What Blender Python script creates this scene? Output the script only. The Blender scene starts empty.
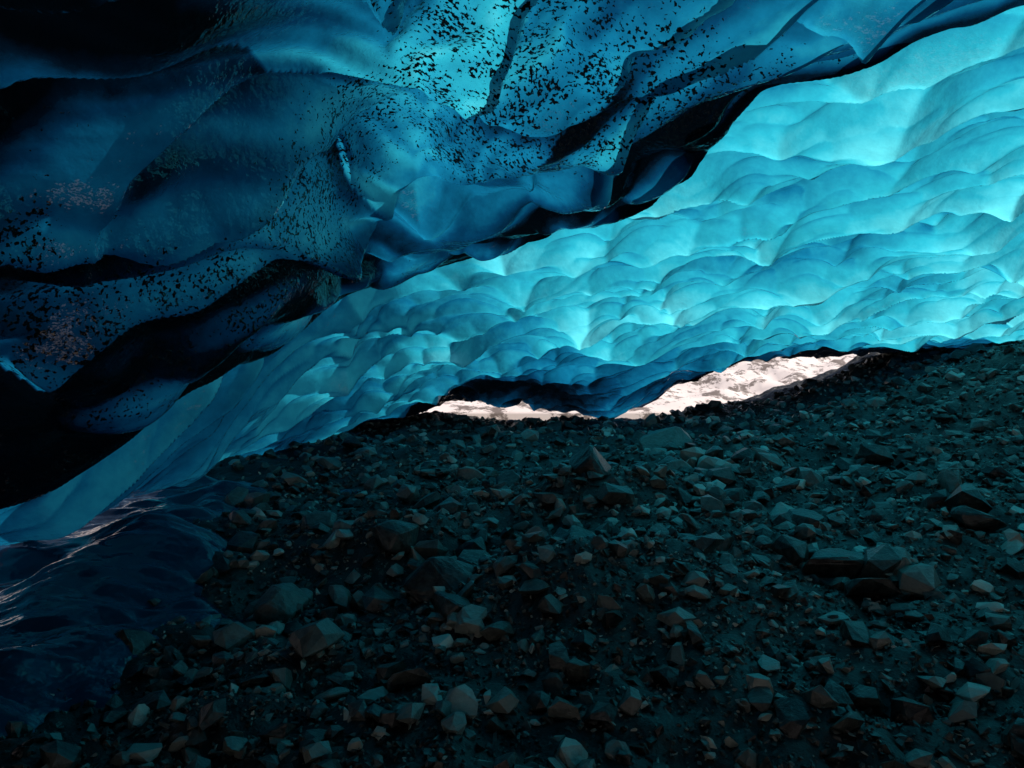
import bpy, bmesh, math, numpy as np
from mathutils import Vector
rng=np.random.default_rng(7)
CH=1.5
sc=bpy.context.scene
sc.view_settings.view_transform='Standard'; sc.view_settings.look='None'; sc.view_settings.exposure=0

# ---------- helpers
def vnoise(x,y,seed=0):
    r=np.random.default_rng(seed); T=r.random((256,256))
    xi=np.floor(x).astype(int); yi=np.floor(y).astype(int)
    fx=x-xi; fy=y-yi
    fx=fx*fx*fx*(fx*(fx*6-15)+10); fy=fy*fy*fy*(fy*(fy*6-15)+10)
    a=T[xi&255,yi&255]; b=T[(xi+1)&255,yi&255]; c=T[xi&255,(yi+1)&255]; d=T[(xi+1)&255,(yi+1)&255]
    return (a*(1-fx)+b*fx)*(1-fy)+(c*(1-fx)+d*fx)*fy
def fbm(x,y,seed=0,oct=4,gain=.5):
    s=0;a=1;t=0
    for i in range(oct):
        s=s+a*(vnoise(x*2**i+17.3*i,y*2**i+5.1*i,seed+i)-.5); t+=a; a*=gain
    return s/t*2
def tps(P,smooth=1e-3):
    P=np.array(P,float); X=P[:,:2]; n=len(P)
    def U(r2): return .5*r2*np.log(r2+1e-12)
    D=((X[:,None]-X[None])**2).sum(-1)
    K=U(D)+smooth*np.eye(n)
    A=np.zeros((n+3,n+3)); A[:n,:n]=K; A[:n,n]=1; A[:n,n+1:]=X; A[n,:n]=1; A[n+1:,:n]=X.T
    w=np.linalg.solve(A,np.r_[P[:,2],0,0,0])
    def f(x,y):
        o=w[n]+w[n+1]*x+w[n+2]*y
        for i in range(n):
            o=o+w[i]*U((x-X[i,0])**2+(y-X[i,1])**2)
        return o
    return f
def ss(a,b,x):
    t=np.clip((x-a)/(b-a),0,1); return t*t*(3-2*t)
def polydist(pts,x,y):
    """signed distance (positive to the right of travel) and arc length"""
    pts=np.array(pts,float); best=np.full(x.shape,1e9); sg=np.ones(x.shape); al=np.zeros(x.shape); acc=0
    for (ax,ay),(bx,by) in zip(pts[:-1],pts[1:]):
        dx,dy=bx-ax,by-ay; l=math.hypot(dx,dy)
        t=np.clip(((x-ax)*dx+(y-ay)*dy)/l/l,0,1)
        ex=x-ax-t*dx; ey=y-ay-t*dy; d=np.hypot(ex,ey)
        cr=-(dx*(y-ay)-dy*(x-ax))/l
        m=d<best-1e-9
        best=np.where(m,d,best); sg=np.where(m,np.sign(cr),sg); al=np.where(m,acc+t*l,al); acc+=l
    return best*sg,al
def smooth_poly(pts,n=12):
    pts=np.array(pts,float); P=np.vstack([2*pts[0]-pts[1],pts,2*pts[-1]-pts[-2]]); o=[]
    for i in range(1,len(P)-2):
        for t in np.arange(0,1,1/n):
            a,b,c,d=P[i-1],P[i],P[i+1],P[i+2]
            o.append(.5*((2*b)+(-a+c)*t+(2*a-5*b+4*c-d)*t*t+(-a+3*b-3*c+d)*t**3))
    o.append(P[-2]); return o
def make_mesh(name,v,f,smooth,attrs={}):
    me=bpy.data.meshes.new(name); k=f.shape[1]
    me.vertices.add(len(v)); me.vertices.foreach_set('co',np.asarray(v,np.float32).ravel())
    me.loops.add(f.size); me.loops.foreach_set('vertex_index',f.ravel().astype(np.int32))
    me.polygons.add(len(f)); me.polygons.foreach_set('loop_start',(np.arange(len(f))*k).astype(np.int32))
    me.polygons.foreach_set('loop_total',np.full(len(f),k,np.int32))
    me.polygons.foreach_set('use_smooth',np.full(len(f),smooth))
    me.update(calc_edges=True)
    for n,a in attrs.items():
        at=me.attributes.new(n,'FLOAT','POINT'); at.data.foreach_set('value',np.asarray(a,np.float32).ravel())
    ob=bpy.data.objects.new(name,me); sc.collection.objects.link(ob); return ob
def make_grid(name,X,Y,Z,keep=None,smooth=True,attrs={},flip=False):
    ny,nx=X.shape
    v=np.stack([X,Y,Z],-1).reshape(-1,3).astype(np.float32)
    idx=np.arange(nx*ny).reshape(ny,nx)
    q=np.stack([idx[:-1,:-1],idx[:-1,1:],idx[1:,1:],idx[1:,:-1]],-1)
    if flip: q=q[...,::-1]
    if keep is not None: q=q[keep[:-1,:-1]&keep[1:,1:]&keep[:-1,1:]&keep[1:,:-1]]
    return make_mesh(name,v,q.reshape(-1,4),smooth,attrs)

# ---------- base surfaces
G=tps([(-5,-6,.2),(0,-6,.1),(6,-6,.3),(0,0,0),(-3,0,0),(4,0,.1),(8,0,.8),(11,0,1.6),(0,2.7,0),(2,2.7,.02),(-2,2.7,0),(-4.5,3,.1),
 (0,5,.28),(.35,3.9,.22),(-.5,3.4,.04),(0,7,.5),(0,9,.72),(0,11,.84),(.9,6,.5),(-1.5,4,.02),(-2.4,4,.02),(-3,5.2,.25),(-2.9,6.5,.42),(-2.3,8.5,.65),(-1.7,10.5,.8),
 (-3.4,4.5,.2),(-4.5,6,.3),(-4,9,.7),(3.75,5,.55),(4.5,6,.85),(3,8,.8),(6.75,9,1.9),(5.25,7,1.2),(1.5,11,.86),(3,11,1.03),(5.6,11,1.62),(4.3,11,1.25),
 (7.5,11,2.35),(10,9,2.6),(9,5,1.6),(0,13,.8),(4,13,1.1),(-3,13,.9),(8,13,2.4)])
H=tps([(-4.5,-6.5,-1.7),(0,-7,-1.6),(6,-7,-1.6),(10.5,-6,-1.4),(-3,-3,.6),(0,-3,2.2),(4,-3,2.1),(8,-3,.7),(-4,0,-.9),(-2,0,1.3),(0,0,2.4),(3,0,2.5),(6,0,1.9),(9.5,0,.2),
 (-4,2.5,-1.0),(-3.3,2.5,-.3),(-2.6,3.5,.43),(-1.95,2.6,1.08),(-1.56,2.6,1.35),(-1.9,3.2,.96),(-2.4,4,.32),(-2.8,4.7,-.38),(-3.15,5.2,-.96),(-3.5,4.5,-1.05),(-3.8,4.5,-1.12),(-3.5,5.4,-1.02),
 (-.96,3.2,1.8),(-1.2,4,1.66),(-1.5,5,1.35),(-1.86,6.2,.76),(-2.25,7.5,0),(-2.5,8.2,-.55),(-2.95,6.5,-.84),(-3.3,6.5,-.9),(-3.3,8.5,-.95),(-3.3,10.5,-.9),
 (0,3.5,2),(0,5,1.75),(0,7,1.35),(0,9.5,.42),(0,11.2,-.2),(-1.2,11,-.19),(-1.9,10.6,-.5),(.8,11.2,-.22),(1.3,11.3,-.46),(1.9,11.3,-.42),
 (2.3,11,-.12),(3,11,.16),(4,11,.46),(5,11,.6),(5.7,11,.6),(6.3,11,.66),(2.5,9.5,.5),(5.4,9.5,.62),(3.4,6,1.6),(2.4,4.2,2.05),(7.2,10,.62),(7,8,1.2),(6,5,1.8),
 (9.5,5,.8),(10,8,.8),(0,12.5,-.25),(3.9,12.5,.45),(1.7,12.5,-.44),(5.5,12.5,.5),(8,12,.6),(-2.5,12.5,-.7)])
curveB=smooth_poly([(-4.3,2.6),(-3.6,3.6),(-3.16,4.22),(-2.93,4.42),(-2.65,4.7),(-2.39,5.24),(-2.03,6.1),(-1.3,6.75),(-0.44,6.85),(0.08,6.5),(0.8,6.05),(1.18,5.5),(1.35,4.8),(1.65,4.35),(2.1,4.1),(2.69,3.8),(3.4,3.2),(5,2.3),(8,1.4)],6)
curveA=smooth_poly([(-2.25,3.6),(-2.17,3.29),(-1.96,3.1),(-1.68,3.09),(-1.41,3.29),(-1.01,3.77),(-0.38,4.17),(0.29,4.08),(1.0,3.7),(1.7,2.9),(2.6,1.6),(4,-.5)],6)
curveD=smooth_poly([(-3.6,1.2),(-2.9,2.3),(-2.45,2.9),(-2.2,3.36),(-2.04,3.65),(-1.81,4.09),(-1.64,5.09),(-1.30,5.5),(-.9,5.3),(-.3,5.0),(.2,4.7),(.8,4.5),(1.5,3.8),(2.4,2.8),(4,1)],6)

# ---------- ceiling
xs=np.arange(-4.6,11,.019); ys=np.r_[np.arange(-7,1.5,.08),np.arange(1.5,12.5,.016)]
X,Y=np.meshgrid(xs,ys); Hh=H(X,Y)
gy,gx=np.gradient(Hh,ys,xs)
n=np.stack([gx,gy,-np.ones_like(gx)],-1); n/=np.linalg.norm(n,axis=-1,keepdims=True)
wob=.14*fbm(X*1.6,Y*1.6,501,3)
sB,aB=polydist(curveB,X+wob,Y+wob); sA,aA=polydist(curveA,X,Y); sD,aD=polydist(curveD,X,Y)
def scallop(x,y,size,seed,ani=.7,k=40):
    wx=x+.4*size*fbm(x/size*.7,y/size*.7,seed+50,2); wy=y+.4*size*fbm(x/size*.7,y/size*.7,seed+60,2)
    u=wx/size; v=wy/(size*ani)
    r=np.random.default_rng(seed); J=r.random((128,128,4))
    ui=np.floor(u).astype(int); vi=np.floor(v).astype(int)
    best=np.full(x.shape,9.); rd=0; oy=0; acc=0
    for i in(-2,-1,0,1,2):
        for j in(-2,-1,0,1,2):
            c=J[(ui+i)&127,(vi+j)&127]
            dx=u-(ui+i+.05+.9*c[...,0]); dy=v-(vi+j+.05+.9*c[...,1])
            # melt dish: steep wall on the near side, long gentle slope away from it
            d=dx*dx+dy*dy*np.where(dy<0,3.0,.55) - .35*c[...,2]
            e=np.exp(-k*d)
            acc=acc+e; rd=rd+e*c[...,3]; oy=oy+e*dy
            best=np.minimum(best,d)
    acc=np.maximum(acc,1e-30)
    return -np.log(acc)/k,rd/acc,ss(.25,-.3,oy/acc)
V=Y+.5*np.sqrt(X*X+.6)
b1,r1,w1=scallop(X,V,.82,11,.52,30)
b2,r2,w2=scallop(X+3,V,.36,23,.6,26)
mix2=.35+.65*ss(-.1,.3,fbm(X*.5,Y*.5,77,2)+ (Y-7)*.12)
bright=ss(.02,-.10,sB)                  # 1 in scalloped zone
foot=ss(0,.9,X-np.interp(Y,[-7,3,4.5,5.2,6.5,8.5,10.5,12.5],[-4.5,-4.2,-3.7,-3.45,-3.2,-2.9,-2.5,-3.2]))
sc1=.42*(b1-.15)*(1-.45*ss(8,10.5,Y))+.17*mix2*(b2-.1)+.012*fbm(X*3,V*4,5,3)
# smooth folded zone
al=X*.8+Y*.3
flow=fbm(al*.5+.6*fbm(X*.8,Y*.8,31,2),sB*2.6+.8*fbm(X*.6,Y*.6,33,2),35,3,.45)
streak=fbm(al*.5+.6*fbm(X*.8,Y*.8,31,2),sB*7+2.4*fbm(X*.6,Y*.6,33,2),37,2,.5)
fold=.16*flow+.14*fbm(X*.9,Y*.9,41,2)+.04*streak
def shingle(s,A,Ld,w=.05): return A*np.exp(-np.maximum(s,0)/Ld)*ss(-w,w,s)
fadeA=ss(.1,.9,aA)
fold=fold+shingle(sA,.18,.45)*fadeA+shingle(sD,.18,.4)*ss(0,.4,aD)
# overlapping ice layers running with the fold
ph=(sB+.45*fbm(X*.7,Y*.7,601,3)-.25)/.55
lay=ph-np.floor(ph)
lam=ss(-.35,.1,fbm(X*.55+np.floor(ph)*3.1,Y*.55,605,2))
layer=lam*((1-lay)**1.6)*ss(0,.10,lay)*ss(.35,.6,sB)
fold=fold+.18*layer
def dome(cx,cy,ang,rx,ry,A,pf=.6,pn=1.6):
    c,s=math.cos(ang),math.sin(ang); XX=X+wob*.8; YY=Y-wob*.6
    u=((XX-cx)*c+(YY-cy)*s)/rx; v=(-(XX-cx)*s+(YY-cy)*c)/ry
    q=np.clip(1-u*u-v*v,0,1); p=pn+(pf-pn)*ss(-.3,.5,v)
    return A*q**p
fold=fold+dome(-.45,5.75,.05,.95,.5,.30)+dome(.45,5.15,-.3,.45,.42,.24,.8)+dome(-1.8,4.95,1.15,1.15,.33,.2)+dome(-2.5,3.75,1.0,.4,.25,.16)+dome(-1.2,3.9,.7,.7,.4,.2)+dome(1.1,4.6,-.6,.6,.35,.16,1.0)+dome(.2,4.3,-.2,.9,.35,.16)+dome(1.6,3.7,-.5,.9,.3,.16)
# lobes inside the black band
bb=dome(-1.0,6.35,.0,.55,.28,.2)+dome(-1.95,5.5,1.1,.55,.24,.2)+dome(.55,5.75,-.3,.4,.2,.16)+dome(-2.45,4.3,1.0,.45,.24,.18)+dome(-.25,6.35,.1,.4,.2,.16)+dome(1.0,5.2,-1.,.35,.15,.14)+dome(-1.6,6.1,.6,.35,.2,.15)
near=ss(-.06,.06,sB)
stepA=.24-.12*ss(1.5,3,X)
disp=bright*sc1*(.35+.65*foot)+near*(fold+bb+stepA*np.exp(-np.maximum(sB,0)/1.3))*(.3+.7*foot)
P=np.stack([X,Y,Hh+CH],-1)+n*disp[...,None]
# thickness / silt of the ice, plus crease shade and lit rims painted in
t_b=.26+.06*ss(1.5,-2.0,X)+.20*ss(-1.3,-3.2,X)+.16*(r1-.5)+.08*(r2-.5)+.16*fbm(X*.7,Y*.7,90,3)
t_b=t_b-.34*(b1-.1)+.36*w1*ss(.0,.25,b1+.1)+.20*w2*mix2  # ridges lightened, near walls darkened: crease shade put into the colour
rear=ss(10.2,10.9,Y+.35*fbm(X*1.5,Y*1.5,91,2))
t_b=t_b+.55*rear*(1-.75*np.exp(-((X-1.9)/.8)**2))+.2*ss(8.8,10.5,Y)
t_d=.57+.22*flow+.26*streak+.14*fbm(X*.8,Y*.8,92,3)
t_d=t_d+lam*ss(.35,.6,sB)*(.34*ss(.6,1,lay)-.16*ss(.5,.05,lay))  # shade painted into the gap beyond each layer edge
t_d=t_d+fadeA*(.2*ss(.15,.0,np.abs(sA+.08))+.08*ss(0,-.5,sA)*ss(-2,-1,sA)*ss(1.2,.4,X))  # shade behind the fold edge put into the colour
t_d=t_d-.14*fadeA*ss(.35,.05,np.abs(sA-.25))-.12*ss(.3,.05,np.abs(sD-.2))  # lit rims painted paler along both folds
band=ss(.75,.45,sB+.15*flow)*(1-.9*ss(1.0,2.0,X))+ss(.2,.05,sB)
t_d=t_d+.50*np.clip(band,0,1)-3.4*bb  # black shade of the overhang and its lit lobes painted in
corner=ss(-.2,-1.6,X)*ss(3.8,2.7,Y)  # upper left darkened in the colour like a vignette
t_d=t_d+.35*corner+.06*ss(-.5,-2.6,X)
thick_shade=t_b*(1-near)+t_d*near+.6*ss(2.7,1.0,Y)  # last term darkens unseen ice overhead to dim the near floor
speck=near*(ss(-.35,.35,fbm(X*.7+3,Y*.7,95,2)+.25*ss(.5,1.4,sB)))*(1-.5*ss(1,2.5,X))
Xc=np.interp(Y,[-7,3,4.5,5.2,6.5,8.5,10.5,12.5],[-4.5,-4.2,-3.7,-3.45,-3.5,-3.6,-3.6,-3.6])
ceil=make_grid('ice_cave_ceiling',P[...,0],P[...,1],P[...,2],keep=(X>Xc)&(Y>-4.8+.4*fbm(X,X*0,7,3)),attrs={'thick_shade':thick_shade,'speck':speck},flip=True)  # unseen roof behind the camera cut open to add white fill light

def newmat(name):
    m=bpy.data.materials.new(name); m.use_nodes=True; m.node_tree.nodes.clear(); return m,m.node_tree,m.node_tree.nodes,m.node_tree.links
def math_(N,L,op,a,b=None,c=None,clamp=False):
    q=N.new('ShaderNodeMath'); q.operation=op; q.use_clamp=clamp
    for i,v in enumerate((a,b,c)):
        if v is None: continue
        if isinstance(v,(int,float)): q.inputs[i].default_value=v
        else: L.new(v,q.inputs[i])
    return q.outputs[0]
def noise(N,L,vec,scale,detail=3,rough=.5):
    q=N.new('ShaderNodeTexNoise'); q.inputs['Scale'].default_value=scale; q.inputs['Detail'].default_value=detail; q.inputs['Roughness'].default_value=rough
    L.new(vec,q.inputs['Vector']); return q.outputs['Fac']
def mrange(N,L,v,a,b,c=0,d=1):
    q=N.new('ShaderNodeMapRange'); q.interpolation_type='SMOOTHSTEP'
    L.new(v,q.inputs[0]); 
    for i,z in enumerate((a,b,c,d)): q.inputs[i+1].default_value=z
    return q.outputs[0]
m,nt,N,L=newmat('glacier_ice')
out=N.new('ShaderNodeOutputMaterial'); tr=N.new('ShaderNodeBsdfTranslucent'); di=N.new('ShaderNodeBsdfDiffuse'); gl=N.new('ShaderNodeBsdfGlossy')
tc=N.new('ShaderNodeTexCoord').outputs['Object']
at=N.new('ShaderNodeAttribute'); at.attribute_name='thick_shade'
ap=N.new('ShaderNodeAttribute'); ap.attribute_name='speck'
n1=noise(N,L,tc,9,4,.6)
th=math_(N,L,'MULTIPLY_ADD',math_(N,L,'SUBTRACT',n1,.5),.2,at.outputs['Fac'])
# silt specks
ns=noise(N,L,tc,42,2,.55); nl=noise(N,L,tc,4.5,3,.6)
sv=math_(N,L,'ADD',ns,math_(N,L,'MULTIPLY',math_(N,L,'SUBTRACT',nl,.5),.5))
sv=math_(N,L,'ADD',sv,math_(N,L,'MULTIPLY',math_(N,L,'SUBTRACT',ap.outputs['Fac'],1),.3))
sp=mrange(N,L,sv,.55,.60)
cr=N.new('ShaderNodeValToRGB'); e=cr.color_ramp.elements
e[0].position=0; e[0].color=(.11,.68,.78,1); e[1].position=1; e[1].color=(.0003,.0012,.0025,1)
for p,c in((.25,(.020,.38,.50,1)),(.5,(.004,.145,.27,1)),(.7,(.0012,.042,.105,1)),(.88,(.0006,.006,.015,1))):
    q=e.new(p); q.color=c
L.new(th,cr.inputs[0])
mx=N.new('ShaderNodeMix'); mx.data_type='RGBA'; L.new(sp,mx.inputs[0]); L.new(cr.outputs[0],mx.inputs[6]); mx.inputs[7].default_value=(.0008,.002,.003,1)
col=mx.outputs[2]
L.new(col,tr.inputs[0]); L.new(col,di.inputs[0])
gl.inputs['Roughness'].default_value=.07
bp=N.new('ShaderNodeBump'); bp.inputs['Strength'].default_value=.4; bp.inputs['Distance'].default_value=.02
bh=math_(N,L,'ADD',noise(N,L,tc,12,3,.55),math_(N,L,'MULTIPLY',sp,.3)); L.new(bh,bp.inputs['Height'])
bp2=N.new('ShaderNodeBump'); bp2.inputs['Strength'].default_value=.6; bp2.inputs['Distance'].default_value=.02; L.new(noise(N,L,tc,22,2,.5),bp2.inputs['Height']); L.new(bp.outputs[0],bp2.inputs['Normal'])
for s_ in(tr,di): L.new(bp.outputs[0],s_.inputs['Normal'])
L.new(bp2.outputs[0],gl.inputs['Normal'])
m1=N.new('ShaderNodeMixShader'); m1.inputs[0].default_value=.12; L.new(tr.outputs[0],m1.inputs[1]); L.new(di.outputs[0],m1.inputs[2])
fr=N.new('ShaderNodeFresnel'); fr.inputs[0].default_value=1.5; L.new(bp2.outputs[0],fr.inputs['Normal'])
m2=N.new('ShaderNodeMixShader'); L.new(fr.outputs[0],m2.inputs[0]); L.new(m1.outputs[0],m2.inputs[1]); L.new(gl.outputs[0],m2.inputs[2]); L.new(m2.outputs[0],out.inputs[0])
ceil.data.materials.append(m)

# ---------- ground
def apron_d(x,y):
    return np.interp(y,[1,2.5,3.2,4,5.3,6.7,8.2],[-1.5,-1.5,-1.55,-1.6,-1.85,-2.3,-2.7])+.35*fbm(x*1.2,y*1.2,201,3)-x
def ground_z(x,y):
    z=G(x,y)+.16*fbm(x*.9,y*.9,3,3)+.09*fbm(x*3,y*3,9,3)
    z=z+.34*np.exp(-((x-.7)**2/.55+(y-6)**2/.3))+.32*np.exp(-((x-.25)**2/.35+(y-4.2)**2/.22))+.16*np.exp(-((x+1.1)**2/.3+(y-5.3)**2/.2))
    return z-.22*ss(.5,1.1,apron_d(x,y))
xg=np.arange(-6,12,.03); yg=np.r_[np.arange(-8,1.5,.1),np.arange(1.5,13.2,.03)]
XG,YG=np.meshgrid(xg,yg)
ZG=ground_z(XG,YG)+.02*fbm(XG*14,YG*14,19,2)
gr=make_grid('ground',XG,YG,ZG)
def rocky(name,attr,lo,hi,rough,bscale,bstr):
    m,nt,N,L=newmat(name); o=N.new('ShaderNodeOutputMaterial'); p=N.new('ShaderNodeBsdfPrincipled')
    tc=N.new('ShaderNodeTexCoord').outputs['Object']
    f=noise(N,L,tc,bscale,5,.65); f2=noise(N,L,tc,bscale*.2,3,.6)
    v=math_(N,L,'MULTIPLY_ADD',math_(N,L,'SUBTRACT',f,.5),.9,math_(N,L,'SUBTRACT',f2,.1))
    if attr:
        a=N.new('ShaderNodeAttribute'); a.attribute_name=attr
        v=math_(N,L,'ADD',math_(N,L,'MULTIPLY',math_(N,L,'SUBTRACT',v,.4),.3),a.outputs['Fac'])
    mx=N.new('ShaderNodeMix'); mx.data_type='RGBA'; mx.clamp_factor=True; L.new(v,mx.inputs[0]); mx.inputs[6].default_value=(*lo,1); mx.inputs[7].default_value=(*hi,1)
    L.new(mx.outputs[2],p.inputs['Base Color']); p.inputs['Roughness'].default_value=rough
    b=N.new('ShaderNodeBump'); b.inputs['Strength'].default_value=bstr; b.inputs['Distance'].default_value=.02; L.new(f,b.inputs['Height']); L.new(b.outputs[0],p.inputs['Normal'])
    L.new(p.outputs[0],o.inputs[0]); return m
gr.data.materials.append(rocky('wet_moraine_silt',None,(.005,.0045,.004),(.020,.017,.014),.5,25,.9))
rockmat=rocky('basalt_stone','tone',(.009,.009,.0075),(.54,.62,.53),.30,30,.5)

# ---------- stones
def hull(npts,seed,flat):
    r=np.random.default_rng(seed); p=r.normal(size=(npts,3)); p/=np.linalg.norm(p,axis=1)[:,None]; p*=r.uniform(.75,1.1,(npts,1))
    p*=np.array([1,r.uniform(.6,.9),flat])
    bm=bmesh.new(); [bm.verts.new(q) for q in p]
    res=bmesh.ops.convex_hull(bm,input=bm.verts)
    for v in [v for v in bm.verts if not v.link_faces]: bm.verts.remove(v)
    bmesh.ops.triangulate(bm,faces=bm.faces); bm.verts.index_update()
    V=np.array([v.co[:] for v in bm.verts]); F=np.array([[v.index for v in f.verts] for f in bm.faces]); bm.free(); return V,F
def scatter(name,xyzs,variants,tone,sink=.1,tilt=.35):
    x,y,s=xyzs; dd=apron_d(x,y); kp=(rng.random(len(x))>ss(-.1,.7,dd)*.9); x,y,s,tone=x[kp],y[kp],s[kp],tone[kp]
    z=ground_z(x,y); nn=len(x); VV=[];FF=[];TT=[];off=0
    which=rng.integers(0,len(variants),nn)
    for k,(V,F) in enumerate(variants):
        I=np.where(which==k)[0]; 
        if len(I)==0: continue
        a=rng.uniform(0,2*np.pi,len(I)); tx=rng.normal(0,tilt,len(I)); ty=rng.normal(0,tilt,len(I))
        ca,sa=np.cos(a),np.sin(a); Rz=np.zeros((len(I),3,3)); Rz[:,0,0]=ca;Rz[:,0,1]=-sa;Rz[:,1,0]=sa;Rz[:,1,1]=ca;Rz[:,2,2]=1
        c,q=np.cos(tx),np.sin(tx); Rx=np.zeros_like(Rz); Rx[:,0,0]=1;Rx[:,1,1]=c;Rx[:,1,2]=-q;Rx[:,2,1]=q;Rx[:,2,2]=c
        c,q=np.cos(ty),np.sin(ty); Ry=np.zeros_like(Rz); Ry[:,1,1]=1;Ry[:,0,0]=c;Ry[:,0,2]=q;Ry[:,2,0]=-q;Ry[:,2,2]=c
        R=Rx@Ry@Rz
        W=np.einsum('mij,nj->mni',R,V)*s[I][:,None,None]
        W+=np.stack([x[I],y[I],z[I]+sink*s[I]],-1)[:,None,:]
        VV.append(W.reshape(-1,3)); FF.append((F[None]+(np.arange(len(I))*len(V))[:,None,None]+off).reshape(-1,3)); TT.append(np.repeat(tone[I],len(V))); off+=len(I)*len(V)
    ob=make_mesh(name,np.vstack(VV),np.vstack(FF),False,{'tone':np.concatenate(TT)}); ob.data.materials.append(rockmat); return ob
def pos(nn,ymin,ymax,p=1.0):
    y=ymin+(ymax-ymin)*rng.random(nn)**p
    x=(rng.random(nn)*2-1)*(y*.85+.6); k=(x>-4)&(x<10.5); return x[k],y[k]
def tones(n,lo=.0,mean=.1):
    t=lo+rng.exponential(mean*.75,n); t+=np.where(rng.random(n)<.15,rng.uniform(.15,.65,n),0); return np.clip(t,0,.9)
vs=[hull(8,i,rng.uniform(.35,.7)) for i in range(10)]
vm=[hull(15,50+i,rng.uniform(.35,.7)) for i in range(12)]
vl=[hull(24,90+i,rng.uniform(.4,.7)) for i in range(12)]
x,y=pos(42000,1.8,7,.9); s=.008+.012*rng.random(len(x))**1.5; scatter('gravel',(x,y,s),vs,tones(len(x)),.2,.5)
x,y=pos(24000,1.8,12,.8); s=.018+.03*rng.random(len(x))**2; scatter('pebbles',(x,y,s),vs,tones(len(x)),.2,.5)
x,y=pos(6400,2.2,12,.75); s=.035+.075*rng.random(len(x))**2.2; scatter('stones',(x,y,s),vm,tones(len(x),.0,.16),.2,.45)
x,y=pos(520,3.0,12,.75); s=.09+.11*rng.random(len(x))**1.5; scatter('rocks',(x,y,s),vl,tones(len(x),.0,.14),.15)

def boulder(x,y,r,flat,seed,tone,ang=0):
    bm=bmesh.new(); rr=np.random.default_rng(seed)
    p=rr.normal(size=(18,3)); p/=np.linalg.norm(p,axis=1)[:,None]; p*=np.array([1,.75,flat])
    for q in p: bm.verts.new(q*r)
    bmesh.ops.convex_hull(bm,input=bm.verts)
    for v in [v for v in bm.verts if not v.link_faces]: bm.verts.remove(v)
    bmesh.ops.bevel(bm,geom=list(bm.edges),offset=.05*r,segments=1,affect='EDGES',profile=.5)
    bmesh.ops.triangulate(bm,faces=bm.faces)
    bmesh.ops.subdivide_edges(bm,edges=list(bm.edges),cuts=2,use_grid_fill=True)
    c=np.array([v.co[:] for v in bm.verts]); d=.05*r*fbm(c[:,0]*5/r+9,c[:,1]*5/r+c[:,2]*4/r+20,seed,3)
    for v,k in zip(bm.verts,d): v.co*=1+k/r
    me=bpy.data.meshes.new('boulder'); bm.to_mesh(me); bm.free()
    a=me.attributes.new('tone','FLOAT','POINT'); a.data.foreach_set('value',np.full(len(me.vertices),tone,np.float32))
    me.materials.append(rockmat); ob=bpy.data.objects.new('boulder',me); sc.collection.objects.link(ob)
    ob.location=(x,y,float(ground_z(np.array([x]),np.array([y]))[0])+.15*r); ob.rotation_euler=(rr.normal(0,.15),rr.normal(0,.15),ang)
for a in [(1.85,8.2,.36,.6,1,.14,.2),(-.85,5.1,.24,.6,2,.06,.6),(-1.5,4.45,.22,.8,3,.13,1.2),(-.45,4.4,.28,.6,4,.04,.1),(.75,6.0,.30,.75,5,.03,.5),
          (-.85,3.2,.1,.4,6,.3,.2),(3.3,4.8,.22,.5,7,.04,.2),(-1.6,5.7,.2,.6,8,.1,.9),(3.6,5.6,.2,.8,9,.2,.4),(-.42,7.3,.22,.5,10,.3,2.5),
          (.5,4.8,.22,.6,12,.05,.9),(-.3,7.9,.15,.6,13,.25,.9),(2.1,4.4,.3,.5,14,.03,.3),(-.35,3.9,.2,.5,15,.03,2.),(1.6,6.6,.2,.5,16,.15,1.)]:
    boulder(*a)

# ---------- frozen meltwater apron on the left
xa=np.arange(-4.6,-.5,.02); ya=np.arange(1.2,8.2,.02); XA,YA=np.meshgrid(xa,ya)
dA=apron_d(XA,YA)
rip=fbm(XA*1.2+YA*.6,(YA-.4*XA)*3,205,4,.5)
ZA=G(XA,YA)+.34*ss(-.3,1.1,dA)-.18-.14*ss(-2.7,-3.3,XA)+.07*rip+.12*fbm(XA*1.2,YA*1.2,206,2)+.05*fbm(XA*3,YA*3,207,2)
ap_=make_grid('frozen_meltwater',XA,YA,ZA)
m,nt,N,L=newmat('black_ice'); o=N.new('ShaderNodeOutputMaterial'); p=N.new('ShaderNodeBsdfPrincipled'); tc=N.new('ShaderNodeTexCoord').outputs['Object']
p.inputs['Base Color'].default_value=(.003,.032,.07,1); p.inputs['Roughness'].default_value=.1; p.inputs['IOR'].default_value=1.5
b=N.new('ShaderNodeBump'); b.inputs['Strength'].default_value=.5; b.inputs['Distance'].default_value=.03; L.new(noise(N,L,tc,7,3,.5),b.inputs['Height']); L.new(b.outputs[0],p.inputs['Normal']); L.new(p.outputs[0],o.inputs[0])
ap_.data.materials.append(m)

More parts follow.
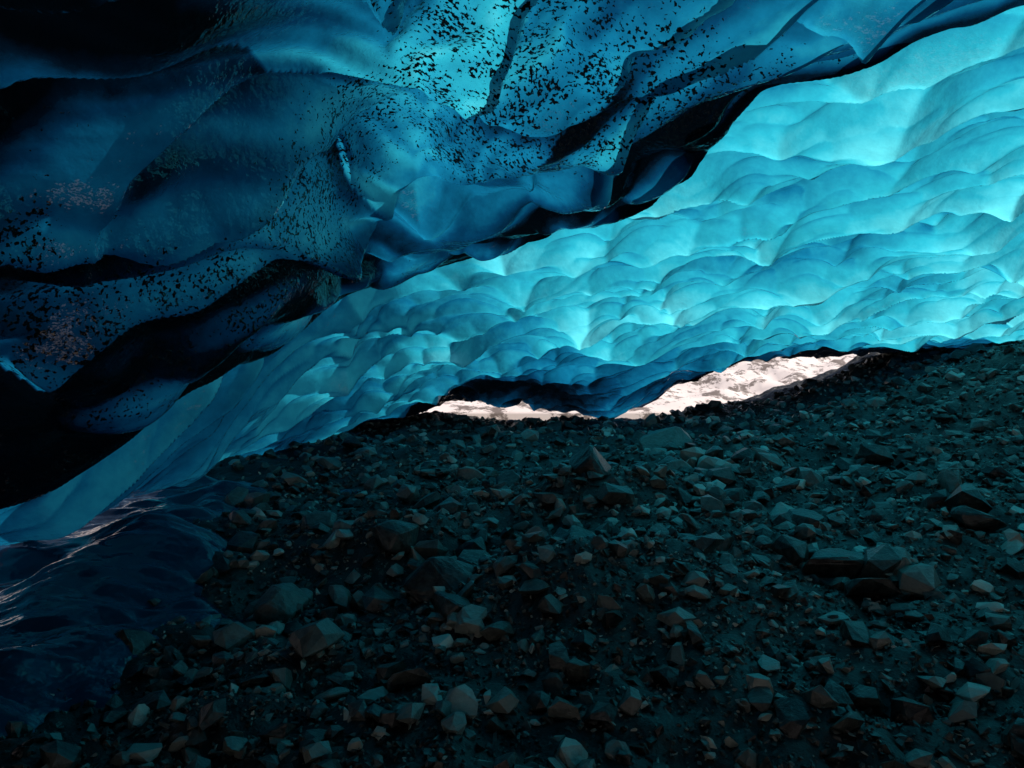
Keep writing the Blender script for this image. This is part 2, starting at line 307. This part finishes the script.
# ---------- snow outside
def axis(lo,hi): return np.r_[-300,-150,-80,-50,np.arange(lo,hi,.2),50,80,150,300]
XS,YS=np.meshgrid(axis(-30,30),axis(-30,30))
s=np.maximum.reduce([YS-12.4,-3.9-XS,XS-11,-7.2-YS])
ZS=np.where(s>0,.9+.22*np.minimum(s,25)+(.35*fbm(XS*.5,YS*.5,300,4)+.22*fbm(XS*1.8,YS*1.8,310,3))*ss(0,3,s),-1.0)
ZS=np.where((XS<-3.6)&(YS<12),np.where(XS>-3.9,.0,.12+.3*(-3.9-XS).clip(0,25)),ZS)
sn=make_grid('snow_field',XS,YS,ZS)
m,nt,N,L=newmat('snow'); o=N.new('ShaderNodeOutputMaterial'); p=N.new('ShaderNodeBsdfPrincipled'); tc=N.new('ShaderNodeTexCoord').outputs['Object']
mx=N.new('ShaderNodeMix'); mx.data_type='RGBA'; L.new(mrange(N,L,noise(N,L,tc,2.2,7,.75),.50,.58),mx.inputs[0]); mx.inputs[6].default_value=(.90,.76,.71,1); mx.inputs[7].default_value=(.20,.15,.13,1)
L.new(mx.outputs[2],p.inputs['Base Color']); p.inputs['Roughness'].default_value=.7; L.new(p.outputs[0],o.inputs[0]); sn.data.materials.append(m)

# ---------- light
w=bpy.data.worlds.new('World'); sc.world=w; w.use_nodes=True; wn=w.node_tree
sky=wn.nodes.new('ShaderNodeTexSky'); sky.sky_type='NISHITA'; sky.sun_disc=False
EL,AZ=50,75
sky.sun_elevation=math.radians(EL); sky.sun_rotation=math.radians(AZ)
wn.links.new(sky.outputs[0],wn.nodes['Background'].inputs[0]); wn.nodes['Background'].inputs[1].default_value=.08
sd=bpy.data.lights.new('sun','SUN'); sd.energy=4.9; sd.angle=math.radians(.5); sd.color=(1,.95,.88)
so=bpy.data.objects.new('sun',sd); sc.collection.objects.link(so)
d=Vector((math.sin(math.radians(AZ))*math.cos(math.radians(EL)),math.cos(math.radians(AZ))*math.cos(math.radians(EL)),math.sin(math.radians(EL))))
so.rotation_euler=d.to_track_quat('Z','Y').to_euler(); so.location=d*60
cd=bpy.data.cameras.new('camera'); cd.lens=24; cd.sensor_width=36; cd.clip_end=1000; cd.clip_start=.05
co=bpy.data.objects.new('camera',cd); co.location=(0,0,CH); co.rotation_euler=(math.pi/2,0,0); sc.collection.objects.link(co); sc.camera=co
